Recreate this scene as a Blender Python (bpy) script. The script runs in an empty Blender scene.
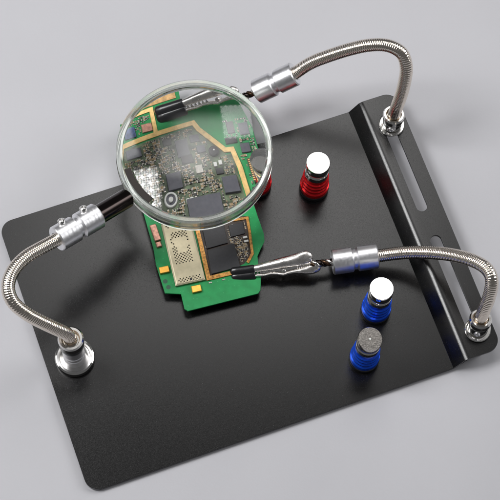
import bpy, bmesh, math, random
from mathutils import Vector, Matrix
from mathutils.geometry import tessellate_polygon

sc = bpy.context.scene
COL = sc.collection
MM = 0.001
ZP = 2.6                      # height of the plate's upper face above the table, mm

# ------------------------------------------------------------------ camera
YAW, TILT, ROLL, DIST = -0.434, 0.351, 0.094, 933.53
TX, TY, FPX = 110.271, 87.567, 1936.559
CROT = Matrix.Rotation(YAW, 3, 'Z') @ Matrix.Rotation(TILT, 3, 'X') @ Matrix.Rotation(ROLL, 3, 'Z')
CPOS = Vector((TX, TY, ZP)) + CROT @ Vector((0, 0, DIST))
cam_d = bpy.data.cameras.new('camera')
cam = bpy.data.objects.new('camera', cam_d)
COL.objects.link(cam)
cam.matrix_world = Matrix.Translation(CPOS * MM) @ CROT.to_4x4()
cam_d.sensor_width = 36
cam_d.lens = 36 * FPX / 500
cam_d.clip_start = 0.02
cam_d.clip_end = 50
sc.camera = cam


def at(x, y, h=0.0):
    """photo pixel -> world point (mm) at height h above the plate's upper face"""
    d = CROT @ Vector(((x - 250) / FPX, (250 - y) / FPX, -1.0))
    t = (h + ZP - CPOS.z) / d.z
    return CPOS + d * t


# ------------------------------------------------------------------ world, lamps, exposure
w = bpy.data.worlds.new('World')
sc.world = w
w.use_nodes = True
bg = w.node_tree.nodes['Background']
bg.inputs[0].default_value = (0.97, 0.98, 1.0, 1)
bg.inputs[1].default_value = 0.10


def area(name, loc, target, sx, sy, radiance, color=(1, 1, 1), roll=0.0, grid=0, soft=0.0):
    """rectangular lamp; grid = rows of LED cells, soft = share of the half-width over which it fades out"""
    l = bpy.data.lights.new(name, 'AREA')
    l.shape = 'RECTANGLE'
    l.size, l.size_y = sx * MM, sy * MM
    l.energy = radiance * math.pi * sx * sy * MM * MM
    l.color = color
    l.use_nodes = True
    nt = l.node_tree
    em = nt.nodes['Emission']
    g = nt.nodes.new('ShaderNodeNewGeometry')
    sp = nt.nodes.new('ShaderNodeSeparateXYZ')
    nt.links.new(g.outputs['Parametric'], sp.inputs[0])

    def math_(op, a, b=None, c=None):
        m = nt.nodes.new('ShaderNodeMath'); m.operation = op
        for i, v in enumerate((a, b, c)):
            if v is None: continue
            if isinstance(v, (int, float)): m.inputs[i].default_value = v
            else: nt.links.new(v, m.inputs[i])
        return m.outputs[0]
    fac = None
    for k in (0, 1):
        u = sp.outputs[k]
        if grid:
            f = math_('ABSOLUTE', math_('SUBTRACT', math_('FRACT', math_('MULTIPLY', u, grid)), 0.5))
            q = math_('MULTIPLY_ADD', math_('LESS_THAN', f, 0.40), 0.6, 0.4)
            e_ = math_('ABSOLUTE', math_('SUBTRACT', u, 0.5))
            mr = nt.nodes.new('ShaderNodeMapRange'); mr.interpolation_type = 'SMOOTHSTEP'
            nt.links.new(e_, mr.inputs[0])
            mr.inputs[1].default_value = 0.5; mr.inputs[2].default_value = 0.30
            mr.inputs[3].default_value = 0.0; mr.inputs[4].default_value = 1.0
            q = math_('MULTIPLY', q, mr.outputs[0])
        else:
            f = math_('ABSOLUTE', math_('SUBTRACT', u, 0.5))
            mr = nt.nodes.new('ShaderNodeMapRange'); mr.interpolation_type = 'SMOOTHSTEP'
            nt.links.new(f, mr.inputs[0])
            mr.inputs[1].default_value = 0.5; mr.inputs[2].default_value = 0.5 - 0.5 * soft - 1e-4
            mr.inputs[3].default_value = 0.0; mr.inputs[4].default_value = 1.0
            q = mr.outputs[0]
        fac = q if fac is None else math_('MULTIPLY', fac, q)
    if grid:                                   # the LEDs themselves, behind the diffuser grid
        hot = None
        for k in (0, 1):
            f = math_('SUBTRACT', math_('FRACT', math_('MULTIPLY', sp.outputs[k], 7)), 0.5)
            q = math_('MULTIPLY', f, f)
            hot = q if hot is None else math_('ADD', hot, q)
        fac = math_('MULTIPLY', fac, math_('MULTIPLY_ADD', math_('LESS_THAN', hot, 0.055), 2.3, 1.0))
    nt.links.new(fac, em.inputs['Strength'])
    o = bpy.data.objects.new(name, l)
    COL.objects.link(o)
    o.location = Vector(loc) * MM
    d = (Vector(loc) - Vector(target)).normalized()
    o.rotation_euler = (d.to_track_quat('Z', 'Y') @ Matrix.Rotation(roll, 3, 'Z').to_quaternion()).to_euler()
    return o


# overhead softbox beyond the far edge of the plate, LED panel up left, two side softboxes
area('softbox', (275, 505, 820), (140, 90, 0), 580, 600, 3.5, (1, 0.985, 0.97), 0.0, soft=0.55)
area('led_panel', (-318, 335, 800), (100, 110, 0), 390, 390, 17, (1, 1, 1), 0.25, grid=21)
area('side_softbox_left', (-900, 500, 700), (80, 90, 0), 700, 700, 1.7, (1, 1, 1), 0.0, soft=0.3)
area('side_softbox_right', (1150, 100, 750), (100, 60, 0), 800, 800, 4.8, (1, 1, 1), 0.0, soft=0.3)

sc.view_settings.view_transform = 'Standard'
sc.view_settings.look = 'None'
sc.view_settings.exposure = 0
sc.view_settings.gamma = 1
sc.cycles.use_denoising = True
sc.cycles.max_bounces = 16
sc.cycles.transmission_bounces = 14
sc.cycles.glossy_bounces = 8
sc.cycles.diffuse_bounces = 4
sc.cycles.sample_clamp_indirect = 6
sc.cycles.blur_glossy = 0.2


# ------------------------------------------------------------------ materials
def lin(r, g, b):
    f = lambda c: (c / 255) / 12.92 if c <= 10 else ((c / 255 + 0.055) / 1.055) ** 2.4
    return (f(r), f(g), f(b), 1)


def mat(name, col, rough=0.5, metal=0.0, noise=None, bump=None, spec=None, trans=0, ior=None, rnoise=None, coat=0, aniso=None):
    """noise=(scale, amount) varies the colour, bump=(scale, strength, dist_mm), rnoise=(scale, amount)"""
    m = bpy.data.materials.new(name)
    m.use_nodes = True
    nt = m.node_tree
    b = nt.nodes['Principled BSDF']
    b.inputs['Base Color'].default_value = col
    b.inputs['Roughness'].default_value = rough
    b.inputs['Metallic'].default_value = metal
    if spec is not None: b.inputs['Specular IOR Level'].default_value = spec
    if trans: b.inputs['Transmission Weight'].default_value = trans
    if ior: b.inputs['IOR'].default_value = ior
    if coat:
        b.inputs['Coat Weight'].default_value = coat
        b.inputs['Coat Roughness'].default_value = 0.08
    tc = nt.nodes.new('ShaderNodeTexCoord')

    def ntex(scale, detail=3):
        n = nt.nodes.new('ShaderNodeTexNoise')
        n.inputs['Scale'].default_value = scale
        n.inputs['Detail'].default_value = detail
        nt.links.new(tc.outputs['Object'], n.inputs['Vector'])
        return n
    if noise:
        n = ntex(noise[0])
        mx = nt.nodes.new('ShaderNodeMix'); mx.data_type = 'RGBA'
        a = noise[1]
        mx.inputs[6].default_value = tuple(c * (1 - a) for c in col[:3]) + (1,)
        mx.inputs[7].default_value = tuple(min(1, c * (1 + a)) for c in col[:3]) + (1,)
        rm = nt.nodes.new('ShaderNodeMapRange')
        rm.inputs[1].default_value = 0.3; rm.inputs[2].default_value = 0.7
        nt.links.new(n.outputs['Fac'], rm.inputs[0])
        nt.links.new(rm.outputs[0], mx.inputs[0])
        nt.links.new(mx.outputs[2], b.inputs['Base Color'])
    if rnoise:
        n = ntex(rnoise[0])
        rm = nt.nodes.new('ShaderNodeMapRange')
        rm.inputs[1].default_value = 0.3; rm.inputs[2].default_value = 0.7
        rm.inputs[3].default_value = max(0, rough - rnoise[1]); rm.inputs[4].default_value = rough + rnoise[1]
        nt.links.new(n.outputs['Fac'], rm.inputs[0])
        nt.links.new(rm.outputs[0], b.inputs['Roughness'])
    if bump:
        n = ntex(bump[0], 4)
        bp = nt.nodes.new('ShaderNodeBump')
        bp.inputs['Strength'].default_value = bump[1]
        bp.inputs['Distance'].default_value = bump[2] * MM
        nt.links.new(n.outputs['Fac'], bp.inputs['Height'])
        nt.links.new(bp.outputs['Normal'], b.inputs['Normal'])
    return m


M_table = mat('table_grey', lin(184, 183.5, 188), 0.66, noise=(9, 0.035), bump=(900, 0.25, 0.12), rnoise=(14, 0.06))
M_plate = mat('powder_coat_black', (0.0035, 0.0033, 0.0036, 1), 0.235, noise=(3200, 0.5), bump=(2800, 0.6, 0.013), rnoise=(2200, 0.05), spec=0.52)
M_chrome = mat('chrome', (0.80, 0.785, 0.76, 1), 0.11, 1, rnoise=(300, 0.05))
M_hose = mat('nickel_hose', (0.82, 0.745, 0.66, 1), 0.18, 1, rnoise=(500, 0.05))
M_clip = mat('satin_nickel', (0.86, 0.83, 0.80, 1), 0.27, 1, rnoise=(400, 0.07), bump=(500, 0.2, 0.05))
M_alu = mat('brushed_aluminium', (0.88, 0.88, 0.90, 1), 0.36, 1, rnoise=(900, 0.05), bump=(2600, 0.3, 0.01))
M_aludark = mat('dark_aluminium', (0.35, 0.36, 0.38, 1), 0.3, 1)
M_darkchrome = mat('darkened_chrome', (0.045, 0.036, 0.034, 1), 0.16, 1)  # handle's reflection of the black plate is put into the base colour
M_red = mat('red_anodised', (0.80, 0.012, 0.018, 1), 0.22, 0.6, rnoise=(300, 0.06))
M_blue = mat('blue_anodised', (0.01, 0.10, 0.80, 1), 0.22, 0.6, rnoise=(300, 0.06))
M_rubber = mat('black_rubber', (0.008, 0.008, 0.01, 1), 0.3, 0, bump=(900, 0.4, 0.15), coat=0.2)
M_yoke = mat('yoke_brown_black', (0.02, 0.014, 0.012, 1), 0.45, spec=0.3)
M_foot = mat('black_foot', (0.012, 0.012, 0.013, 1), 0.4)
M_magtop = mat('polished_magnet', (0.9, 0.89, 0.87, 1), 0.10, 1, rnoise=(250, 0.05))
M_magworn = mat('worn_magnet', (0.50, 0.47, 0.44, 1), 0.24, 1, noise=(1800, 0.14), rnoise=(1500, 0.06), bump=(700, 0.3, 0.08))
M_glass = mat('lens_glass', (1, 1, 1, 1), 0.0, 0, trans=1, ior=1.5)
M_ring = mat('clear_acrylic_rim', (0.80, 0.83, 0.80, 1), 0.10, 0.12, trans=0.9, ior=1.46)
M_pcb = mat('solder_mask_green', lin(30, 138, 76), 0.42, 0, noise=(260, 0.12), bump=(500, 0.3, 0.1), spec=0.3)
def add_vias(m, scale, size, col):
    nt = m.node_tree; b = nt.nodes['Principled BSDF']
    src = b.inputs['Base Color'].links[0].from_socket
    tc = nt.nodes['Texture Coordinate']
    vo = nt.nodes.new('ShaderNodeTexVoronoi'); vo.inputs['Scale'].default_value = scale
    nt.links.new(tc.outputs['Object'], vo.inputs['Vector'])
    lt = nt.nodes.new('ShaderNodeMapRange'); lt.inputs[1].default_value = size * 1.5; lt.inputs[2].default_value = size
    lt.inputs[3].default_value = 0; lt.inputs[4].default_value = 0.6
    nt.links.new(vo.outputs['Distance'], lt.inputs[0])
    mx = nt.nodes.new('ShaderNodeMix'); mx.data_type = 'RGBA'
    nt.links.new(lt.outputs[0], mx.inputs[0]); nt.links.new(src, mx.inputs[6]); mx.inputs[7].default_value = col
    nt.links.new(mx.outputs[2], b.inputs['Base Color'])


add_vias(M_pcb, 420, 0.10, lin(70, 158, 100))
add_vias(M_plate, 330, 0.035, (0.10, 0.10, 0.10, 1))
add_vias(M_table, 28, 0.009, lin(120, 118, 118))
M_pcbdk = mat('dark_green_hole', lin(22, 75, 52), 0.4)
M_gold = mat('gold_frame', lin(236, 200, 132), 0.38, 0.55, noise=(700, 0.18), bump=(900, 0.4, 0.12))
M_goldold = mat('aged_gold_frame', lin(176, 128, 68), 0.4, 0.6, noise=(900, 0.55), bump=(900, 0.5, 0.2))
M_pad = mat('gold_block', lin(238, 178, 80), 0.3, 0.75, noise=(400, 0.15))
M_beige = mat('beige_copper', lin(205, 165, 112), 0.5, 0.3, noise=(700, 0.3))
M_can = mat('shield_nickel', lin(186, 176, 148), 0.46, 0.45, noise=(350, 0.08), bump=(1200, 0.25, 0.06))
M_chip = mat('chip_black', (0.016, 0.016, 0.019, 1), 0.5, noise=(900, 0.25), bump=(1500, 0.3, 0.05))
M_chip2 = mat('chip_grey', lin(82, 83, 92), 0.5, noise=(700, 0.15), bump=(1500, 0.3, 0.05))
M_blue_c = mat('crystal_blue', lin(70, 85, 120), 0.3, 0.6, noise=(900, 0.5))
M_silver = mat('solder_silver', (0.42, 0.40, 0.36, 1), 0.42, 0.6, noise=(900, 0.3))
M_white = mat('ceramic_white', lin(228, 230, 226), 0.45)
M_tan = mat('capacitor_tan', lin(150, 128, 92), 0.5, noise=(800, 0.3))
M_res = mat('resistor_dark', lin(40, 36, 34), 0.4)
M_pink = mat('copper_pink', lin(190, 140, 122), 0.38, 0.5, noise=(800, 0.35))
M_brown = mat('connector_brown', lin(96, 58, 44), 0.5, noise=(900, 0.4))
M_yel = mat('silk_yellow', lin(210, 200, 90), 0.6)
M_copper = mat('dark_wire', lin(70, 52, 38), 0.3, 0.8, noise=(700, 0.5))


# ------------------------------------------------------------------ mesh builder (mm)
class MB:
    def __init__(s):
        s.v, s.f, s.m = [], [], []

    def add(s, vs, fs, mi=0, X=None):
        n = len(s.v)
        s.v += [tuple(X @ Vector(p)) if X is not None else tuple(p) for p in vs]
        s.f += [tuple(i + n for i in f) for f in fs]
        s.m += [mi] * len(fs)

    def lathe(s, prof, X=None, seg=64, mi=0, closed=False):
        vs, fs = [], []
        n = len(prof)
        for r, z in prof:
            for k in range(seg):
                a = 2 * math.pi * k / seg
                vs.append((r * math.cos(a), r * math.sin(a), z))
        for i in range(n if closed else n - 1):
            j = (i + 1) % n
            for k in range(seg):
                l = (k + 1) % seg
                fs.append((i * seg + k, i * seg + l, j * seg + l, j * seg + k))
        if not closed:
            if prof[0][0] > 1e-6: fs.append(tuple(reversed(range(seg))))
            if prof[-1][0] > 1e-6: fs.append(tuple(range((n - 1) * seg, n * seg)))
        s.add(vs, fs, mi, X)

    def prism(s, poly, z0, z1, ch=0.0, X=None, mi=0, holes=()):
        """polygon (ccw) extruded, top edge chamfered; holes are cut right through"""
        loops = [list(poly)] + [list(h) for h in holes]
        tops = []
        vs, fs = [], []
        idx = []
        for li, L in enumerate(loops):
            c = ch
            ins = inset(L, c if li == 0 else -c) if c > 0 else L
            base = len(vs); k = len(L)
            vs += [(x, y, z0) for x, y in L] + [(x, y, z1 - c) for x, y in L] + ([(x, y, z1) for x, y in ins] if c > 0 else [])
            lv = 2 if c > 0 else 1
            for q in range(lv):
                for i in range(k):
                    j = (i + 1) % k
                    f = (base + q * k + i, base + q * k + j, base + (q + 1) * k + j, base + (q + 1) * k + i)
                    fs.append(f if li == 0 else tuple(reversed(f)))
            idx.append((base, lv, k)); tops.append(ins)
        for which in (0, 1):
            src = loops if which == 0 else tops
            ids = []
            for (base, lv, k) in idx:
                ids += [base + (0 if which == 0 else lv * k) + i for i in range(k)]
            if len(loops) == 1 and False:
                fs.append(tuple(ids))
            tris = tessellate_polygon([[Vector((x, y, 0)) for x, y in L] for L in src])
            flat = [q for L in src for q in L]
            for t in tris:
                a, b, c3 = (flat[i] for i in t)
                cr = (b[0] - a[0]) * (c3[1] - a[1]) - (b[1] - a[1]) * (c3[0] - a[0])
                up = cr > 0
                tt = tuple(ids[i] for i in t)
                if up != (which == 1): tt = tuple(reversed(tt))
                fs.append(tt)
        s.add(vs, fs, mi, X)

    def box(s, c, sx, sy, z0, z1, ang=0.0, ch=0.0, mi=0, X=None):
        ca, sa = math.cos(ang), math.sin(ang)
        P = [(-sx / 2, -sy / 2), (sx / 2, -sy / 2), (sx / 2, sy / 2), (-sx / 2, sy / 2)]
        s.prism([(c[0] + x * ca - y * sa, c[1] + x * sa + y * ca) for x, y in P], z0, z1, ch, X, mi)

    def sweep(s, pts, rad, seg=20, mi=0, cap=True, ell=None, up=None):
        """rad(i, a) radius; ell=(list of (ry, rz)); frames by parallel transport"""
        n = len(pts)
        T = [(pts[min(i + 1, n - 1)] - pts[max(i - 1, 0)]).normalized() for i in range(n)]
        u = up or Vector((0, 0, 1))
        N = (u - T[0] * u.dot(T[0])).normalized()
        vs, fs = [], []
        for i in range(n):
            N = (N - T[i] * N.dot(T[i])).normalized()
            B = T[i].cross(N)
            for k in range(seg):
                a = 2 * math.pi * k / seg
                if ell:
                    ry, rz = ell[i]
                    vs.append(pts[i] + B * (ry * math.cos(a)) + N * (rz * math.sin(a)))
                else:
                    r = rad(i, a)
                    vs.append(pts[i] + B * (r * math.cos(a)) + N * (r * math.sin(a)))
        for i in range(n - 1):
            for k in range(seg):
                l = (k + 1) % seg
                fs.append((i * seg + k, i * seg + l, (i + 1) * seg + l, (i + 1) * seg + k))
        if cap:
            fs.append(tuple(reversed(range(seg))))
            fs.append(tuple(range((n - 1) * seg, n * seg)))
        s.add(vs, fs, mi)

    def build(s, name, mats, parent=None, sharp=35, origin=None, kind=None):
        if not isinstance(mats, (list, tuple)): mats = [mats]
        me = bpy.data.meshes.new(name)
        o0 = Vector(origin) if origin is not None else Vector((0, 0, 0))
        me.from_pydata([tuple((Vector(p) - o0) * MM) for p in s.v], [], s.f)
        for m in mats: me.materials.append(m)
        for p, mi in zip(me.polygons, s.m): p.material_index = mi
        bm = bmesh.new(); bm.from_mesh(me)
        bmesh.ops.remove_doubles(bm, verts=bm.verts, dist=1e-7)
        bmesh.ops.recalc_face_normals(bm, faces=bm.faces)
        lim = math.radians(sharp)
        for f in bm.faces: f.smooth = True
        for e in bm.edges:
            if len(e.link_faces) == 2 and e.calc_face_angle(0) > lim: e.smooth = False
        bm.to_mesh(me); bm.free()
        o = bpy.data.objects.new(name, me)
        COL.objects.link(o)
        if parent is not None:
            o.parent = parent
            if parent.type == 'EMPTY' and parent.parent is None and origin is None:
                # vertices are in world mm: cancel the parent's placement
                o.matrix_parent_inverse = parent.matrix_basis.inverted()
            elif origin is None:
                o.matrix_parent_inverse = PINV.get(parent.name, Matrix.Identity(4))
        else:
            o.location = o0 * MM
        if kind: o['kind'] = kind
        return o


PINV = {}


def inset(L, d):
    out = []
    n = len(L)
    A = sum(L[i][0] * L[(i + 1) % n][1] - L[(i + 1) % n][0] * L[i][1] for i in range(n))
    sg = 1 if A > 0 else -1
    for i in range(n):
        p0, p1, p2 = Vector(L[i - 1]), Vector(L[i]), Vector(L[(i + 1) % n])
        e1 = (p1 - p0); e2 = (p2 - p1)
        if e1.length < 1e-9 or e2.length < 1e-9: out.append(tuple(p1)); continue
        e1.normalize(); e2.normalize()
        n1 = Vector((-e1.y, e1.x)) * sg; n2 = Vector((-e2.y, e2.x)) * sg
        b = n1 + n2
        q = b.length_squared
        b = b * (2 / q) if q > 0.3 else b.normalized()
        out.append((p1.x + b.x * d, p1.y + b.y * d))
    return out


def thing(name, label, cat, loc, group=None):
    o = bpy.data.objects.new(name, None)
    COL.objects.link(o)
    o.empty_display_size = 0.01
    o.location = Vector(loc) * MM
    o['label'] = label; o['category'] = cat
    if group: o['group'] = group
    bpy.context.view_layer.update()
    return o


def tag(o, label, cat, group=None):
    o['label'] = label; o['category'] = cat
    if group: o['group'] = group
    return o


def frame(p, zdir, xhint=(0, 0, 1)):
    z = Vector(zdir).normalized()
    x = Vector(xhint) - z * Vector(xhint).dot(z)
    x.normalize()
    y = z.cross(x)
    m = Matrix((x, y, z)).transposed().to_4x4()
    return Matrix.Translation(p) @ m


def spline(P, step):
    P = [P[0] * 2 - P[1]] + P + [P[-1] * 2 - P[-2]]
    dense = []
    for i in range(1, len(P) - 2):
        p0, p1, p2, p3 = P[i - 1:i + 3]
        for k in range(60):
            t = k / 60
            dense.append(0.5 * ((2 * p1) + (p2 - p0) * t + (2 * p0 - 5 * p1 + 4 * p2 - p3) * t * t + (3 * p1 - p0 - 3 * p2 + p3) * t ** 3))
    dense.append(P[-2])
    for _ in range(25):                                  # relax into a natural bend
        dense = [dense[0], dense[1]] + [dense[i] * .5 + (dense[i - 1] + dense[i + 1]) * .25 for i in range(2, len(dense) - 2)] + [dense[-2], dense[-1]]
    out = [dense[0]]; acc = 0; last = dense[0]
    for p in dense[1:]:
        d = (p - last).length
        while acc + d >= step:
            t = (step - acc) / d
            last = last.lerp(p, t); out.append(last.copy()); d = (p - last).length; acc = 0
        acc += d; last = p
    return out


def arc(cx, cy, r, a0, a1, n=10):
    return [(cx + r * math.cos(math.radians(a0 + (a1 - a0) * i / n)), cy + r * math.sin(math.radians(a0 + (a1 - a0) * i / n))) for i in range(n + 1)]


# ------------------------------------------------------------------ the table
b = MB()
b.add([(-1500, -1500, 0), (1700, -1500, 0), (1700, 1700, 0), (-1500, 1700, 0)], [(0, 1, 2, 3)])
t = b.build('table', M_table)
t['kind'] = 'structure'; t['label'] = 'plain light grey table top'

# ------------------------------------------------------------------ the plate
L, W, A_, S_, H = 180.8, 140.0, 7.44, 23.98, 7.95
TH = 1.6
rc = 6.5
b = MB()
flat = arc(rc, rc, rc, 180, 270) + [(L - 2.2, 0), (L - 2.2, W)] + arc(rc, W - rc, rc, 90, 180)
b.prism(flat, ZP - TH, ZP)
# the step, swept across the plate: lower fillet, wall, upper fold
x0, x1 = L - 2.2, L + A_ + 1.6
mid = []
N = 10
xa, xb = L + 0.6, L + A_ - 1.6                 # foot and head of the leaning wall


def prof(x0, x1, zt):
    P = [(L - 2.2, 0.0)]
    P.append((L + 0.3, 0.0)); P.append((L + 0.6, 0.3))
    P.append((L + 5.0, H - 1.0))
    for k in range(1, 9):
        u = k / 8
        P.append((L + 5.0 + 3.4 * u, H - 1.0 * (1 - u) ** 2.2))
    return P


PR = prof(0, 0, 0)
top = [(x, z + ZP) for x, z in PR]
bot = []
for i, (x, z) in enumerate(top):
    a = Vector(top[max(0, i - 1)]); c = Vector(top[min(len(top) - 1, i + 1)])
    tg = (c - a).normalized()
    if i in (0, len(top) - 1): tg = Vector((1, 0))
    bot.append((x + tg.y * TH, z - tg.x * TH))
ys = (0, W)
vs, fs = [], []
n = len(top)
for y in ys:
    vs += [(x, y, z) for x, z in top]
    vs += [(x, y, z) for x, z in bot]
for i in range(n - 1):
    fs.append((i, i + 1, 2 * n + i + 1, 2 * n + i))
    fs.append((n + i, 3 * n + i, 3 * n + i + 1, n + i + 1))
    fs.append((i, n + i, n + i + 1, i + 1))
    fs.append((2 * n + i, 2 * n + i + 1, 3 * n + i + 1, 3 * n + i))
b.add(vs, fs)
xs = top[-1][0]
xe = L + S_


def stadium(p, q, r):
    p, q = Vector(p[:2]), Vector(q[:2])
    d = (q - p).normalized(); a = math.degrees(math.atan2(d.y, d.x))
    return arc(q.x, q.y, r, a - 90, a + 90, 12) + arc(p.x, p.y, r, a + 90, a + 270, 12)


sx = (at(419, 205, H).x + at(390, 122, H).x + at(436, 243, H).x) / 3
s1 = stadium((sx, at(388, 119, H).y), (sx, at(418.5, 207, H).y), 2.75)
s2 = stadium((sx, at(436, 240.5, H).y), (sx, at(479, 331, H).y), 2.75)
shelf = [(xs, 0)] + arc(xe - rc, rc, rc, 270, 360) + arc(xe - rc, W - rc, rc, 0, 90) + [(xs, W)]
b.prism(shelf, ZP + H - TH, ZP + H, holes=(s1, s2))
# remove the inner seam faces by welding: faces lying on the seam are dropped
keep = []
for f, m_ in zip(b.f, b.m):
    P = [b.v[i] for i in f]
    if all(abs(p[0] - (L - 2.2)) < 1e-6 for p in P) or all(abs(p[0] - xs) < 1e-6 for p in P): continue
    keep.append(f)
b.f = keep; b.m = [0] * len(keep)
plate = b.build('base_plate', M_plate, sharp=40)
tag(plate, 'black powder coated metal plate with a raised slotted ledge', 'work plate')
bv = plate.modifiers.new('edge', 'BEVEL')
bv.width = 0.35 * MM; bv.segments = 2; bv.limit_method = 'ANGLE'; bv.angle_limit = math.radians(50)

# rubber feet under the plate (the plate stands a hair off the table)
for (fx, fy) in ((12, 12), (12, 128), (170, 12), (170, 128)):
    b = MB()
    b.lathe([(4, 0), (4, ZP - TH)], Matrix.Translation((fx, fy, 0)), 24)
    b.build('rubber_foot', M_rubber, plate)
for (fx, fy) in ((L + 15, 5.2), (L + 15, W - 5.2)):
    b = MB()
    b.lathe([(3.2, 0), (2.6, ZP + H - TH)], Matrix.Translation((fx, fy, 0)), 24)
    b.build('rubber_foot', M_rubber, plate)


# ------------------------------------------------------------------ flexible arms
def hose(P, parent, r=3.15, pitch=0.98):
    pts = spline(P, 0.19)
    b = MB()

    def rad(i, a):
        u = (i * 0.19 / pitch + .25 * math.sin(i * .045) - a / (2 * math.pi)) % 1.0
        return r - (0.22 + .04 * math.sin(i * .031) * math.cos(i * .0127)) * abs(2 * u - 1) ** 2.6
    b.sweep(pts, rad, 26)
    return b.build('gooseneck', M_hose, parent, sharp=80), pts


def coupling(p, q, parent, r=6.1, screws=()):
    """grooved aluminium barrel from p to q"""
    l = (q - p).length
    X = frame(p, q - p)
    c = 0.55
    m = l / 2
    b = MB()
    rg = random.Random(int(l * 100))
    turn = lambda z0, z1: [(r + rg.uniform(-.022, .012), z0 + (z1 - z0) * i / 22) for i in range(1, 22)]   # lathe marks
    b.lathe([(3.4, 1.2), (3.4, 0), (r - c, 0), (r, c)] + turn(c, m - 1.5) + [(r, m - 1.5), (r - 1.1, m - .6), (r - 1.1, m + .6), (r, m + 1.5)] + turn(m + 1.5, l - c)
            + [(r, l - c), (r - c, l), (3.4, l), (3.4, l - 1.2)], X, 72)
    o = b.build('coupling', M_alu, parent, sharp=25)
    PINV[o.name] = parent.matrix_basis.inverted()
    o_inv = (parent.matrix_basis @ o.matrix_parent_inverse).inverted()
    for (tt, dirv) in screws:
        ax = (q - p).normalized()
        d = Vector(dirv); d = (d - ax * d.dot(ax)).normalized()
        s_ = MB()
        Y = frame(p + (q - p) * tt + d * (r - 0.8), d, ax)
        k = 20
        s_.lathe([(1.2, 0), (1.5, .9), (1.75, 1.1), (1.75, 2.3), (1.45, 2.6), (0.8, 2.6), (0.6, 1.9), (0, 1.9)], Y, k)
        so = s_.build('set_screw', M_chrome, None)
        so.parent = o; so.matrix_parent_inverse = o_inv
    return o


def sub(o, parent_part, root):
    """hang a world-built mesh under a part of root"""
    o.parent = parent_part
    o.matrix_parent_inverse = root.matrix_basis.inverted() if parent_part.parent is root else Matrix.Identity(4)


# left arm, on a magnetic foot
pA = at(75, 358.5, 0)
armA = thing('flexible_arm', 'gooseneck arm on a round magnetic foot at the left edge of the plate', 'flexible arm', pA, 'flexible arms screwed to the plate')
b = MB()
b.lathe([(8.6, 0), (9.3, .5), (9.4, 2.2), (9.0, 3.1), (8.2, 3.5), (7.4, 3.2), (7.0, 2.4), (5.6, 2.2), (0, 2.2)], Matrix.Translation(pA), 72)
b.build('magnetic_foot', M_chrome, armA)
topA = at(70.5, 338.5, 32)
axA = topA - pA
XA = frame(pA, axA, (1, 0, 0))
hA = axA.length
b = MB()
b.lathe([(5.2, 1.5), (5.2, 8.4), (4.9, 8.8), (4.9, 9.5), (5.2, 9.9), (5.2, 12.6), (4.95, 13.0), (4.95, 13.5), (5.2, 14), (5.25, hA - 9.2)], XA, 64)
b.build('post', M_alu, armA, sharp=25)
b = MB()
b.lathe([(5.25, hA - 9.2), (5.75, hA - 9.0), (5.75, hA - 6.4), (5.4, hA - 6.2)], XA, 64)
b.build('post_band', M_aludark, armA, sharp=25)
b = MB()
b.lathe([(5.4, hA - 6.2), (5.9, hA - 5.9), (5.95, hA - .9), (5.3, hA), (4.3, hA), (3.9, hA - .8), (3.5, hA - 2.5), (0, hA - 2.5)], XA, 64)
b.build('collar', M_chrome, armA, sharp=25)
P = [at(71.5, 341, 28), at(67, 334, 36), at(58, 329.5, 42), at(45, 323.5, 48), at(27, 314, 54), at(13, 302, 58), at(8, 287, 60), at(13, 271, 60), at(26, 257, 57.5), at(42, 247.5, 54.5), at(58, 239, 52)]
hose(P, armA)
p, q = at(56.5, 239.5, 51), at(98, 215.2, 46)
up_img = CROT @ Vector((-0.35, 0.80, 0.6))
coupling(p, q, armA, 6.15, screws=((.22, up_img), (.74, up_img)))
axisA = (q - p).normalized(); endA = q


def shelf_nut(px, py, px2, py2, root, h=11.5):
    base = at(px, py, H)
    tp = at(px2, py2, H + h)
    ax = tp - base; l = ax.length
    X = frame(base, ax, (1, 0, 0))
    b = MB()
    b.lathe([(5.9, 0), (6.25, .3), (6.25, 1.0), (5.9, 1.3), (4.6, 1.3)], Matrix.Translation(base), 64)
    b.build('washer', M_chrome, root, sharp=25)
    b = MB()
    b.lathe([(4.6, 1.3), (4.75, 1.6), (4.75, l - 5.2), (4.4, l - 4.9), (4.4, l - 4.3), (5.2, l - 3.9), (5.35, l - 1.0), (4.7, l), (3.9, l), (3.5, l - .8), (3.3, l - 2.4), (0, l - 2.4)], X, 64)
    nut = b.build('lock_nut', M_chrome, root, sharp=25)
    # grub screw on the side facing the front
    d = (CROT @ Vector((-0.25, -1, 0.25))); d = (d - ax.normalized() * d.dot(ax.normalized())).normalized()
    s_ = MB()
    s_.lathe([(1.5, 0), (1.5, .5), (1.1, .8), (.6, .8), (.5, .3), (0, .3)], frame(base + ax.normalized() * 4.0 + d * 4.6, d), 20)
    so = s_.build('grub_screw', M_alu, None)
    so.parent = nut; so.matrix_parent_inverse = (root.matrix_basis @ nut.matrix_parent_inverse).inverted()
    s_ = MB()                                   # threaded stud through the slot
    s_.lathe([(1.9, -6.5), (1.9, 0.2)], Matrix.Translation(base), 20)
    s_.build('stud', M_aludark, root)
    return tp, ax.normalized()


# back arm
bB = at(391.5, 125.5, H)
armB = thing('flexible_arm', 'gooseneck arm bending over the grey table from the far end of the ledge', 'flexible arm', bB, 'flexible arms screwed to the plate')
tB, aB = shelf_nut(391.5, 125.5, 394, 114, armB)
P = [tB - aB * 2, at(397, 106.5, 29), at(401.5, 94, 39), at(405, 80, 48), at(406.2, 66, 55), at(401.5, 53, 60), at(388, 45.7, 61), at(370, 45.2, 59), at(350, 49.3, 54), at(328, 56.2, 47), at(310, 63.5, 40), at(294, 74, 33)]
hose(P, armB)
pB, qB = at(256, 92, 23), at(295, 73.5, 33)
coupling(qB, pB, armB, 6.0)
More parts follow.
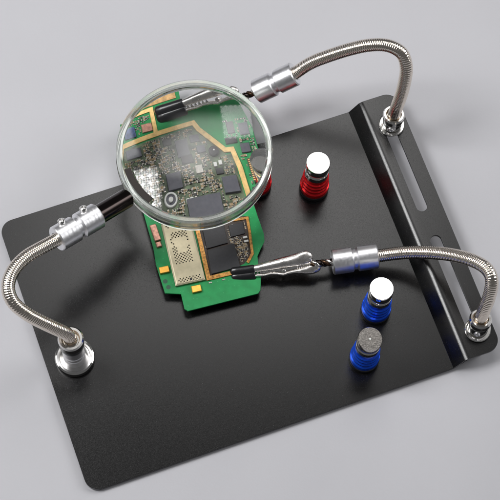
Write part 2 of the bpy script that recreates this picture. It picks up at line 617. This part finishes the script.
# front arm
bC = at(477.5, 330, H)
armC = thing('flexible_arm', 'gooseneck arm rising from the near right corner and lying across the plate', 'flexible arm', bC, 'flexible arms screwed to the plate')
tC, aC = shelf_nut(477.5, 330, 481, 318, armC)
P = [tC - aC * 2, at(484.5, 309, 28), at(488.5, 299, 34), at(491.5, 287, 40), at(491, 276, 43), at(484, 266.5, 42), at(470, 259.5, 37), at(452, 255, 30), at(432, 252.8, 23), at(410, 252.5, 17), at(392, 254, 14), at(376, 256.2, 12)]
hose(P, armC)
pC, qC = at(332, 262.3, 11.3), at(377.5, 255.6, 12)
coupling(qC, pC, armC, 6.1)


# ------------------------------------------------------------------ alligator clips
def clip(tip, tail, side, label, spread=1.0):
    """tip -> tail axis; side: direction (world) in which the two jaws are spread"""
    root = thing('alligator_clip', label, 'alligator clip', tip, 'alligator clips on the arms')
    ax = (tail - tip); l = ax.length; ax.normalize()
    s = Vector(side); s = (s - ax * s.dot(ax)).normalized()
    n = ax.cross(s)

    def pt(u, v, z=0): return tip + ax * u + s * v + n * z
    k = l / 44.0
    # upper jaw: narrow at the nose, swelling to a round thumb pad
    U = [(10, 1.5), (14, 1.8), (18, 2.2), (22, 2.55), (26, 2.9), (30, 3.2), (33, 3.5), (35.5, 3.7), (37.5, 3.75), (39, 3.6), (39.8, 3.4), (40.1, 3.3)]
    wd = [1.6, 1.9, 2.2, 2.45, 2.7, 2.9, 3.2, 3.6, 3.55, 2.6, 1.4, .3]
    th = [1.3, 1.5, 1.8, 2.0, 2.2, 2.3, 2.3, 2.0, 1.6, 1.1, .6, .2]
    b = MB()
    b.sweep([pt(x * k, y * spread) for x, y in U], None, 20, ell=list(zip(wd, th)), up=n)
    uj = b.build('upper_jaw', M_clip, root, sharp=50)
    Lw = [(10, -1.7), (13, -1.6), (16, -1.9), (19, -1.5), (22, -1.8), (25, -2.6), (27, -2.2), (30, -1.9), (33, -2.0), (36, -2.0), (39, -1.7), (41.5, -1.2), (43, -1.0), (43.6, -.9)]
    wl = [.8, .8, .75, .8, .9, 1.0, 1.0, 1.1, 1.4, 2.1, 2.6, 2.5, 1.5, .3]
    tl = [1.3, 1.4, 1.4, 1.6, 1.7, 2.1, 1.9, 1.8, 1.9, 1.9, 1.8, 1.5, .9, .2]
    b = MB()
    b.sweep([pt(x * k, y * spread) for x, y in Lw], None, 20, ell=list(zip(wl, tl)), up=n)
    lj = b.build('lower_jaw', M_clip, root, sharp=50)
    # teeth along the nose
    b = MB()
    for i in range(7):
        u = (10.5 + i * 1.6) * k
        b.add([pt(u, -.9, -.8), pt(u + 1.2, -.9, -.8), pt(u + .6, .5, -.8), pt(u, -.9, .8), pt(u + 1.2, -.9, .8), pt(u + .6, .5, .8)],
              [(0, 2, 1), (3, 4, 5), (0, 1, 4, 3), (1, 2, 5, 4), (2, 0, 3, 5)])
    b.build('jaw_teeth', M_clip, root)
    b = MB()
    b.lathe([(0, 0), (.8, 0), (1.0, .2), (1.0, 4.0), (.75, 4.25), (0, 4.25)], frame(pt(25.5 * k, -1.0, -2.1), n), 24)
    b.build('pivot_pin', M_clip, root)
    # coil spring seen between the thumb pads
    b = MB()
    pts = [pt((32 + 7 * i / 90) * k, .6 + 1.3 * math.cos(i * .55), 1.3 * math.sin(i * .55)) for i in range(91)]
    b.sweep(pts, lambda i, a: .33, 8)
    b.build('spring', M_clip, root)
    # black sleeves over the two noses
    for sg, vv in ((1, 1.35), (-1, -1.35)):
        b = MB()
        pts = [pt(u * k, vv * spread) for u in (-.4, .1, .8, 3, 6, 9, 10.8, 11.4, 11.6)]
        el = [(1.0, .7), (1.9, 1.2), (2.3, 1.45), (2.35, 1.5), (2.3, 1.55), (2.35, 1.6), (2.4, 1.65), (2.2, 1.5), (1.7, 1.1)]
        b.sweep(pts, None, 20, ell=el, up=n)
        b.build('rubber_sleeve', M_rubber, root, sharp=50)
    return root, pt, k


# front clip: jaws spread sideways as seen in the photo, nose resting over the board
tipC = at(231.5, 275.0, 5.6); tailC = at(321.5, 264.0, 10.8)
sideC = CROT @ Vector((0.08, 1, 0.15))
cC, ptC, kC = clip(tipC, tailC, sideC, 'silver alligator clip gripping the lower right corner of the green board')
# back clip, seen through the lens
tipB = at(165.5, 126.5, 6.2); tailB = at(249, 95.5, 20.0)
sideB = CROT @ Vector((0.35, 1, 0.15))
cB, ptB, kB = clip(tipB, tailB, sideB, 'dark looking alligator clip under the magnifying lens at the top of the board')


def tail_wire(root, a, bb, r=1.15):
    d = (bb - a); l = d.length; d.normalize()
    X = frame(a, d)
    for ph, m_ in ((0, M_copper), (2.1, M_darkchrome), (4.2, M_chrome)):
        b = MB()
        pts = [X @ Vector((1.0 * math.cos(i * .16 + ph), 1.0 * math.sin(i * .16 + ph), l * i / 70)) for i in range(71)]
        b.sweep(pts, lambda i, a_: .85, 10)
        b.build('tail_wire', m_, root, sharp=60)


tail_wire(cC, ptC(39 * kC, .4), pC + (qC - pC).normalized() * 2)
tail_wire(cB, ptB(39 * kB, .4), pB + (qB - pB).normalized() * 2)

# ------------------------------------------------------------------ magnifying glass
LC = at(194.5, 152.6, 38)                          # centre of the lens
LN = (CROT @ Vector((-0.035, 0.02, 0))) + Vector((0, 0, 1))
LN.normalize()
lensX = frame(LC, LN, (1, 0, 0))
mg = thing('magnifying_glass', 'round magnifying lens with a thick clear rim held over the green board', 'magnifying glass', LC)
RL, RC, RB = 33.7, 125.0, 190.0
sag = RC - math.sqrt(RC * RC - RL * RL)
sagb = RB - math.sqrt(RB * RB - RL * RL)
et = 1.2
dome = lambda r, rr, sg: et + sg - (rr - math.sqrt(rr * rr - r * r))
rs = [RL * k / 24 for k in range(1, 25)]
prf = [(0, -dome(0, RB, sagb))] + [(r, -dome(r, RB, sagb)) for r in rs] + [(r, dome(r, RC, sag)) for r in reversed(rs)] + [(0, dome(0, RC, sag))]
b = MB()
b.lathe(prf, lensX, 128)
b.build('lens', M_glass, mg, sharp=30)
b = MB()
R0, R1 = RL + 0.05, RL + 2.8
b.lathe([(R0, -7.2), (R0 + .5, -7.8), (R1 - .5, -7.8), (R1, -7.2), (R1 + .15, 2.6), (R1 - .5, 3.4), (R0 + .9, 3.5), (R0, 2.9)], lensX, 128, closed=True)
b.build('rim', M_ring, mg, sharp=30)
b = MB()
b.lathe([(R1 + .25, -3.6), (R1 + .5, -3.4), (R1 + .5, -2.2), (R1 + .25, -2.0), (R1 + .1, -2.8)], lensX, 128, closed=True)
b.build('rim_band', M_chrome, mg, sharp=30)
# handle rod from the left arm's coupling to the rim, black yoke hugging the rim
edge = at(127, 198, 37)
dh = (edge - endA)
b = MB()
X = frame(endA - dh.normalized() * 4, dh)
l = dh.length + 4.0
b.lathe([(4.6, 0), (4.6, l - .5), (4.2, l)], X, 48)
b.build('handle', M_darkchrome, mg)
il = lensX.inverted()
e2 = il @ edge
a_mid = math.atan2(e2.y, e2.x)
b = MB()
vs, fs = [], []
nA = 28
for i in range(nA + 1):
    a = a_mid - 0.32 + 0.60 * i / nA
    for (r, z) in ((R0 - 2.7, 3.55), (R0 + 0.4, 3.75), (R0 + .4, 4.4), (R0 - 2.7, 4.2)):
        vs.append((r * math.cos(a), r * math.sin(a), z))
for i in range(nA):
    for k in range(4):
        m_ = (k + 1) % 4
        fs.append((i * 4 + k, i * 4 + m_, (i + 1) * 4 + m_, (i + 1) * 4 + k))
fs += [(3, 2, 1, 0), (nA * 4, nA * 4 + 1, nA * 4 + 2, nA * 4 + 3)]
b.add(vs, fs, 0, lensX)
b.build('yoke', M_yoke, mg)


# ------------------------------------------------------------------ magnet posts
def magnet_prof():
    foot = [(6.5, 0), (7.1, .4), (7.2, 3.0), (6.8, 3.6)]
    body = [(6.6, 3.6), (7.1, 4.1), (7.15, 6.2), (6.95, 7.0), (6.15, 7.5), (6.05, 8.6), (6.65, 9.2), (6.65, 10.4), (6.0, 11.0), (5.9, 11.9), (6.45, 12.5), (6.45, 13.8), (5.8, 14.4),
            (5.7, 15.3), (6.25, 15.9), (6.25, 17.2), (5.7, 17.8), (5.65, 19.2), (5.4, 20.2)]
    neck = [(5.1, 20.2), (5.65, 20.6), (5.65, 24.2), (5.2, 24.8), (4.7, 25.2), (4.7, 26.4)]
    cap = [(4.7, 26.4), (5.5, 26.7), (5.72, 27.2), (5.72, 32.2), (5.45, 32.75), (0, 32.75)]
    return foot, body, neck, cap


def magnet(px, py, colm, topm, label, lean=(0, 0)):
    base = at(px, py, 0)
    root = thing('magnetic_post', label, 'magnetic post', base, 'magnetic posts standing on the plate')
    foot, body, neck, cap = magnet_prof()
    X = Matrix.Translation(base)
    for nm, pr, m_ in (('foot', foot, M_foot), ('body', body, colm), ('neck', neck, M_chrome)):
        b = MB(); b.lathe(pr, X, 64); b.build(nm, m_, root, sharp=28)
    ax = Vector((lean[0], lean[1], 1)).normalized()
    top = Matrix.Translation(base + Vector((0, 0, 26.4))) @ frame((0, 0, 0), ax, (1, 0, 0)) @ Matrix.Translation((0, 0, -26.4))
    b = MB(); b.lathe(cap, top, 64)
    mo = b.build('magnet', topm, root, sharp=28)
    if topm is M_magworn:                       # centre mark left by the turning
        s_ = MB(); s_.lathe([(.45, 32.75), (.42, 32.85), (0, 32.9)], top, 16)
        so = s_.build('centre_mark', M_white, None)
        so.parent = mo; so.matrix_parent_inverse = (root.matrix_basis @ mo.matrix_parent_inverse).inverted()
    return root


magnet(313.8, 188.5, M_red, M_magtop, 'red magnetic post standing clear with a bright polished top')
magnet(256.6, 186, M_red, M_magtop, 'red magnetic post mostly hidden behind the magnifying lens')
magnet(375.2, 311, M_blue, M_magtop, 'blue magnetic post with a bright white top, nearer the raised ledge', (0.0, 0.03))
magnet(363.8, 359.0, M_blue, M_magworn, 'blue magnetic post with a dull scuffed top, nearest the front edge', (-0.01, -0.045))

# ------------------------------------------------------------------ the circuit board
BT = 6.0                                        # upper face of the board above the plate
bo = at(176, 286.5, BT)
bu = (at(205, 280, BT) - bo).normalized()
ang = math.atan2(bu.y, bu.x) - 0.01
BX = Matrix.Translation((bo.x, bo.y, 0)) @ Matrix.Rotation(ang, 4, 'Z')
BI = BX.inverted()
ZB = ZP + BT
MAG = 1.25


def bp(px, py, lens=False):
    """pixel -> board-local (u, v) mm; lens=True for a point read through the magnifier"""
    if lens:
        px = 194.5 + (px - 194.5) / MAG; py = 154 + (py - 154) / MAG
    v = BI @ at(px, py, BT)
    return (v.x, v.y)


board = thing('circuit_board', 'green phone circuit board with a gold perforated shield under the magnifying lens', 'circuit board', (bo.x, bo.y, ZB))
BPX = [(120, 124.5), (182, 106), (185.5, 122.5), (226, 112), (229, 117), (238, 134), (246.5, 166), (243.5, 174), (242.5, 186), (247, 196), (253.5, 203), (258, 217), (264, 234), (264.5, 241), (260.5, 249), (257.5, 256), (258.5, 266), (261, 277),
       (260.5, 290), (258, 293.5), (188, 311), (184.5, 309), (181, 294), (165, 293.3), (160.5, 279), (156, 265), (153.5, 249), (148, 229), (136, 186)]
out = [bp(x, y) for x, y in BPX][::-1]
b = MB()
b.prism(out, ZB - 1.0, ZB, 0.12, BX)
b.build('board', M_pcb, board, sharp=30)

taken = []                                      # (u, v, half-w, half-h) footprints of the larger parts


def chip(name, c, w_, h_, m_, hgt=0.9, lens=True, da=0.0, ch=0.08, label=None, pins=0):
    u, v = bp(c[0], c[1], lens)
    k = 0.482 / (MAG if lens else 1)
    w_, h_ = w_ * k, h_ * k
    b = MB()
    b.box((u, v), w_, h_, ZB, ZB + hgt, da, ch, 0, BX)
    o = b.build(name, m_, board, sharp=20)
    if label: o['label'] = label
    taken.append((u, v, w_ / 2 + .25, h_ / 2 + .25))
    return o


def quad(name, pts, m_, z0, z1, ch=0.08, lens=False):
    P = [bp(x, y, lens) for x, y in pts]
    A = sum(P[i][0] * P[(i + 1) % len(P)][1] - P[(i + 1) % len(P)][0] * P[i][1] for i in range(len(P)))
    if A < 0: P = P[::-1]
    b = MB()
    b.prism(P, ZB + z0, ZB + z1, ch, BX)
    us = [p[0] for p in P]; vs_ = [p[1] for p in P]
    taken.append(((min(us) + max(us)) / 2, (min(vs_) + max(vs_)) / 2, (max(us) - min(us)) / 2, (max(vs_) - min(vs_)) / 2))
    return b.build(name, m_, board, sharp=20)


def strip(name, pts, wid, m_, z0, z1, lens=False):
    P = [Vector(bp(x, y, lens)) for x, y in pts]
    Lf, Rt = [], []
    for i, p_ in enumerate(P):
        a = (P[i] - P[i - 1]).normalized() if i else (P[1] - P[0]).normalized()
        c = (P[i + 1] - P[i]).normalized() if i < len(P) - 1 else a
        na, nc = Vector((-a.y, a.x)), Vector((-c.y, c.x))
        nn = (na + nc); nn = nn * (2 / max(nn.length_squared, .6))
        Lf.append(p_ + nn * wid / 2); Rt.append(p_ - nn * wid / 2)
        taken.append((p_.x, p_.y, wid, wid))
        if i:
            m2 = (P[i] - P[i - 1]).length
            for q_ in range(1, int(m2 / .8)):
                t_ = P[i - 1].lerp(P[i], q_ / int(m2 / .8)); taken.append((t_.x, t_.y, wid * .75, wid * .75))
    poly = [tuple(x) for x in Rt] + [tuple(x) for x in reversed(Lf)]
    b = MB()
    b.prism(poly, ZB + z0, ZB + z1, 0.1, BX)
    return b.build(name, m_, board, sharp=20)


# perforated shield can: a grid sheet with real square holes
cw, chh, cz = 14.0, 31.5, 1.7
pitch_, hw = 0.78, 0.56
xs_ = [0.0]; nx = int((cw - 1.0) / pitch_)
offx = (cw - nx * pitch_ + (pitch_ - hw)) / 2
for i in range(nx): xs_ += [offx + i * pitch_, offx + i * pitch_ + hw]
xs_.append(cw)
ysl = [0.0]; ny = int((chh - 1.0) / pitch_)
offy = 0.9
for j in range(ny): ysl += [offy + j * pitch_, offy + j * pitch_ + hw]
ysl.append(chh)


def hole(i, j):
    v = offy + j * pitch_; u = offx + i * pitch_
    if (i + j) % 2: return False
    if j in (0, 1, 2): return 1 <= i <= nx - 2 and not (7.2 < u < 8.4 and j == 0)
    if 10.2 < v < 15.6: return 2.4 < u < 11.0
    if 15.6 <= v < 18.5: return (2.2 < u < 4.2) or (9.0 < u < 11.0)
    if 18.5 <= v < 23: return (2.4 < u < 3.7 or 9.6 < u < 11.0) and (j % 3 != 0)
    if 23 <= v < 26.2: return 3.0 < u < 10.8
    if 28.4 < v < 30: return 1.2 < u < 2.6
    return False


vs, fs = [], []
for y in ysl:
    for x in xs_: vs.append((x, y, ZB + cz))
nxv = len(xs_)
hb = []
for j in range(len(ysl) - 1):
    for i in range(nxv - 1):
        if i % 2 == 1 and j % 2 == 1 and hole((i - 1) // 2, (j - 1) // 2): continue
        fs.append((j * nxv + i, j * nxv + i + 1, (j + 1) * nxv + i + 1, (j + 1) * nxv + i))
n0 = len(vs)
e = 0.22
ring = [(0, 0), (cw, 0), (cw, chh), (0, chh)]
o2 = [(-e, -e), (cw + e, -e), (cw + e, chh + e), (-e, chh + e)]
vs += [(x, y, ZB + cz) for x, y in ring] + [(x, y, ZB + cz - e) for x, y in o2] + [(x, y, ZB + .05) for x, y in o2]
for k in range(4):
    m_ = (k + 1) % 4
    fs.append((n0 + 4 + k, n0 + 4 + m_, n0 + m_, n0 + k)); fs.append((n0 + 8 + k, n0 + 8 + m_, n0 + 4 + m_, n0 + 4 + k))
b = MB(); b.add(vs, fs, 0, BX)
can = b.build('shield_cover', M_can, board, sharp=25)
sol = can.modifiers.new('sheet', 'SOLIDIFY'); sol.thickness = 0.12 * MM; sol.offset = -1
b = MB(); b.box((cw / 2, chh / 2), cw - .6, chh - .6, ZB, ZB + .9, 0, 0, 0, BX)
b.build('shielded_chips', M_chip, board)
b = MB(); b.lathe([(.62, 0), (.62, .03)], BX @ Matrix.Translation((7.6, 1.5, ZB + cz + .005)), 20)
b.build('alignment_hole', M_foot, board)
taken.append((cw / 2, chh / 2, cw / 2 + .4, chh / 2 + .4))

# gold shield frames
strip('gold_frame', [(127, 203), (122.5, 172), (124.5, 148.5), (142, 142.5), (160, 137), (193.5, 127.6), (198.5, 133.8), (224, 152.5), (230.5, 151.5), (237.5, 167), (246, 196), (251, 214)], 1.9, M_gold, 0, .66, True)
strip('gold_frame', [(112, 125), (130, 121), (152.5, 113.5), (157.2, 136)], 1.6, M_gold, 0, .62, True)
quad('beige_panel', [(121.5, 125.0), (179, 107.9), (180.3, 113.2), (123.5, 130.3)], M_beige, 0, .5)
strip('gold_frame', [(194, 217), (200.5, 243), (208.5, 278.6), (232.5, 273)], 2.1, M_goldold, 0, .75)
strip('gold_frame', [(233, 220.5), (247.2, 218.3), (249.5, 232), (252.3, 254), (247.5, 263)], 1.35, M_goldold, 0, .75)
M_brownmask = mat('stained_mask', lin(48, 34, 24), 0.45, noise=(1300, 0.8), bump=(1200, 0.5, 0.1))
quad('stained_area', [(196, 219), (246, 216), (250.5, 235), (251.5, 254), (244, 264), (209.5, 277)], M_brownmask, .004, .035, 0)
taken.pop()
# chips outside the lens
quad('chip', [(199.5, 216.5), (220.5, 211), (227.8, 243.4), (206.8, 249.4)], M_chip, .02, 1.1)
quad('chip', [(207.0, 251.0), (234.0, 244.2), (240.2, 267.2), (211.6, 274.8)], M_chip, .02, 1.25)
quad('chip', [(228.4, 226.2), (242.6, 222.8), (245.0, 234.0), (231.0, 237.6)], M_chip, .02, .9)
for c in ((245.0, 237.6), (246.2, 241.4)):
    chip('capacitor', c, 4.4, 2.0, M_white, .8, False)
chip('contact_block', (164.2, 270.6), 9.6, 6.6, M_pad, 1.7, False, ch=.2)
chip('contact_block', (196.4, 289.6), 9.4, 6.8, M_pad, 1.7, False, ch=.2)
quad('side_button', [(149.5, 226.5), (155.8, 224.8), (161.2, 240.5), (155.0, 242.5)], M_pink, 0, 1.8, .3)
quad('side_button', [(155.4, 243.4), (160.4, 242.0), (162.0, 247.0), (157.0, 248.4)], M_pink, 0, 1.6, .3)
for c in ((165.3, 281.4), (168.4, 287.2)):
    u, v = bp(*c); b = MB(); b.lathe([(1.1, 0), (1.1, .03)], BX @ Matrix.Translation((u, v, ZB + .004)), 20); b.build('painted_hole', M_pcbdk, board)  # flat dark green discs paint the shade of two holes in the tab
for c in ((209.6, 282.9), (211.2, 282.5), (222.8, 279.8), (224.4, 279.4)):
    u, v = bp(*c); b = MB(); b.lathe([(.42, 0), (.40, .2), (.2, .35), (0, .38)], BX @ Matrix.Translation((u, v, ZB)), 12); b.build('solder_joint', M_silver, board)
# chips read through the lens
chip('crystal', (132, 136), 11, 11, M_blue_c, 1.0)
chip('crystal', (148.5, 131.5), 10, 8.5, M_pink, 1.0)
chip('chip', (136.5, 155), 14, 9, M_chip2, .8)
chip('chip', (183, 151.5), 12, 17, M_chip2, .8)
chip('chip', (168, 146), 8, 6, M_chip, .7)
chip('chip', (194.5, 142.5), 9, 7, M_chip2, .7)
chip('chip', (175.5, 180.5), 14, 15, M_chip2, .9)
chip('chip', (187.5, 161.5), 11, 8, M_chip, .8)
chip('chip', (199.2, 170.2), 7, 7.5, M_silver, .8)
chip('chip', (206.5, 208), 32, 35, M_chip2, 1.0)
chip('chip', (228.5, 181.5), 14.5, 14, M_chip2, .9)
chip('chip', (218.5, 171.2), 7, 5.5, M_chip, .7)
chip('chip', (201, 152), 8, 7, M_chip2, .7)
chip('chip', (229.5, 143.5), 11, 6, M_chip, .8)
chip('chip', (243, 149.5), 9, 9, M_chip2, .8)
chip('chip', (241.5, 132), 9, 12, M_chip2, .8)
chip('chip', (229, 131.5), 7, 12, M_chip, .7)
chip('chip', (160.5, 215.5), 15, 10, M_chip2, .8)
chip('chip', (252, 184), 8, 6, M_chip, .7)
u, v = bp(213, 154, True)
b = MB(); b.lathe([(1.9, 0), (1.9, .8), (1.6, 1.05), (0, 1.1)], BX @ Matrix.Translation((u, v, ZB)), 24); b.build('inductor', M_chip, board)
b = MB(); b.lathe([(.35, 0), (.3, .12), (0, .15)], BX @ Matrix.Translation((u + .2, v + .3, ZB + 1.1)), 12); b.build('inductor_dot', M_white, board)
taken.append((u, v, 2.1, 2.1))
for c in ((214.5, 165.6), (219.2, 163.8), (188.5, 196), (192.2, 195), (192.8, 200.8)):
    chip('capacitor', c, 3.2, 4.2, M_white, .7)
# connector with two rows of contacts
u, v = bp(250.5, 168, True)
b = MB(); b.box((u, v), 3.0, 8.2, ZB, ZB + 1.0, 0.06, .1, 0, BX)
for s_ in (-1, 1):
    for i in range(11):
        b.box((u + s_ * .95, v - 3.5 + i * .7), .7, .3, ZB + 1.0, ZB + 1.14, 0.06, 0, 1, BX)
conn = b.build('connector', [M_brown, M_gold], board, sharp=20)
taken.append((u, v, 1.8, 4.4))
# antenna test socket: the white ring
u, v = bp(172.5, 194.5, True)
b = MB()
b.lathe([(1.75, .1), (1.8, .55), (2.25, .6), (2.4, .45), (2.4, .0)], BX @ Matrix.Translation((u, v, ZB)), 32)
b.lathe([(.0, .62), (.75, .6), (.85, .5), (.85, .0)], BX @ Matrix.Translation((u, v, ZB)), 24)
b.build('test_socket', M_white, board, sharp=40)
b = MB(); b.lathe([(1.75, .0), (1.75, .12), (0, .12)], BX @ Matrix.Translation((u, v, ZB)), 24)
b.build('socket_floor', M_chip2, board)
taken.append((u, v, 2.6, 2.6))

M_dull = mat('copper_under_mask', lin(92, 106, 82), 0.5, noise=(360, 0.6), spec=0.3)
gp = [bp(x, y, True) for x, y in [(126, 151), (160, 140.5), (193, 131), (225, 156), (231, 155), (243, 198), (236, 236), (152, 236), (128, 203)]]
b = MB(); b.prism(gp if sum(gp[i][0] * gp[(i + 1) % 9][1] - gp[(i + 1) % 9][0] * gp[i][1] for i in range(9)) > 0 else gp[::-1], ZB + .004, ZB + .04, 0, BX)
b.build('masked_copper_area', M_dull, board)

# small components between the chips
rnd = random.Random(7)


def inpoly(p, poly):
    c = False; j = len(poly) - 1
    for i in range(len(poly)):
        if (poly[i][1] > p[1]) != (poly[j][1] > p[1]) and p[0] < (poly[j][0] - poly[i][0]) * (p[1] - poly[i][1]) / (poly[j][1] - poly[i][1]) + poly[i][0]: c = not c
        j = i
    return c


zone1 = [bp(x, y, True) for x, y in [(125, 151), (160, 140), (193, 131), (226, 156), (231, 155), (244, 200), (240, 232), (150, 232), (128, 200)]]
zone2 = [bp(x, y, True) for x, y in [(222, 124), (246, 121), (254, 150), (266, 190), (252, 200), (240, 160), (232, 147), (226, 140)]]
zone3 = [bp(x, y) for x, y in [(227, 224), (248, 221), (251, 256), (246, 262), (240, 262), (229, 240)]]
zone4 = [bp(x, y, True) for x, y in [(124, 128), (152, 117), (155, 134), (126, 142)]]
zone5 = [bp(x, y) for x, y in [(199, 230), (204, 230), (212, 277), (208, 277)]]
cells = []
for zi, (Z, st) in enumerate(((zone1, .96), (zone2, 1.15), (zone3, .98), (zone4, 1.0), (zone5, 1.0))):
    us = [p[0] for p in Z]; vs_ = [p[1] for p in Z]
    v = min(vs_)
    while v < max(vs_):
        u = min(us)
        while u < max(us):
            vert = rnd.random() < .62
            w_, h_ = (.42, .82) if vert else (.82, .42)
            k = rnd.choice((.85, 1, 1, 1.2, 1.5, 1.9))
            w_ *= k; h_ *= k
            c = (u + rnd.uniform(-.08, .08), v + rnd.uniform(-.08, .08))
            if inpoly(c, Z) and all(abs(c[0] - a) > hw_ + w_ / 2 or abs(c[1] - bb) > hh_ + h_ / 2 for a, bb, hw_, hh_ in taken) and rnd.random() < (.66 if zi == 0 else .8):
                cells.append((c, w_, h_, vert))
            u += st * .78
        v += st * 1.02
rnd.shuffle(cells)
stuff = MB()
IND = 90
for i, (c, w_, h_, vert) in enumerate(cells):
    hgt = rnd.choice((.3, .4, .5))
    body = rnd.choice((1, 1, 1, 2, 2))
    tb = MB() if i < IND else stuff
    fr = .3
    # body between two soldered ends
    if vert:
        tb.box(c, w_, h_ * (1 - fr * 1.3), ZB, ZB + hgt, 0, 0, body, BX)
        for s_ in (-1, 1): tb.box((c[0], c[1] + s_ * h_ * .5 * (1 - fr * .6)), w_ * .96, h_ * fr * .85, ZB, ZB + hgt * .92, 0, 0, 0, BX)
    else:
        tb.box(c, w_ * (1 - fr * 1.3), h_, ZB, ZB + hgt, 0, 0, body, BX)
        for s_ in (-1, 1): tb.box((c[0] + s_ * w_ * .5 * (1 - fr * .6), c[1]), w_ * fr * .85, h_ * .96, ZB, ZB + hgt * .92, 0, 0, 0, BX)
    if i < IND: tb.build('capacitor', [M_silver, M_tan, M_res], board, sharp=20)
if len(cells) > IND:
    so = stuff.build('small_components', [M_silver, M_tan, M_res], board, sharp=20, kind='stuff')
print('cells', len(cells))
# silkscreen marks
b = MB()
for i in range(7):
    u, v = bp(177 + (i % 2) * 3.2, 205 + i * 2.6, True)
    b.box((u, v), .5, .6, ZB + .004, ZB + .03, 0, 0, 0, BX)
b.build('silkscreen', M_yel, board)
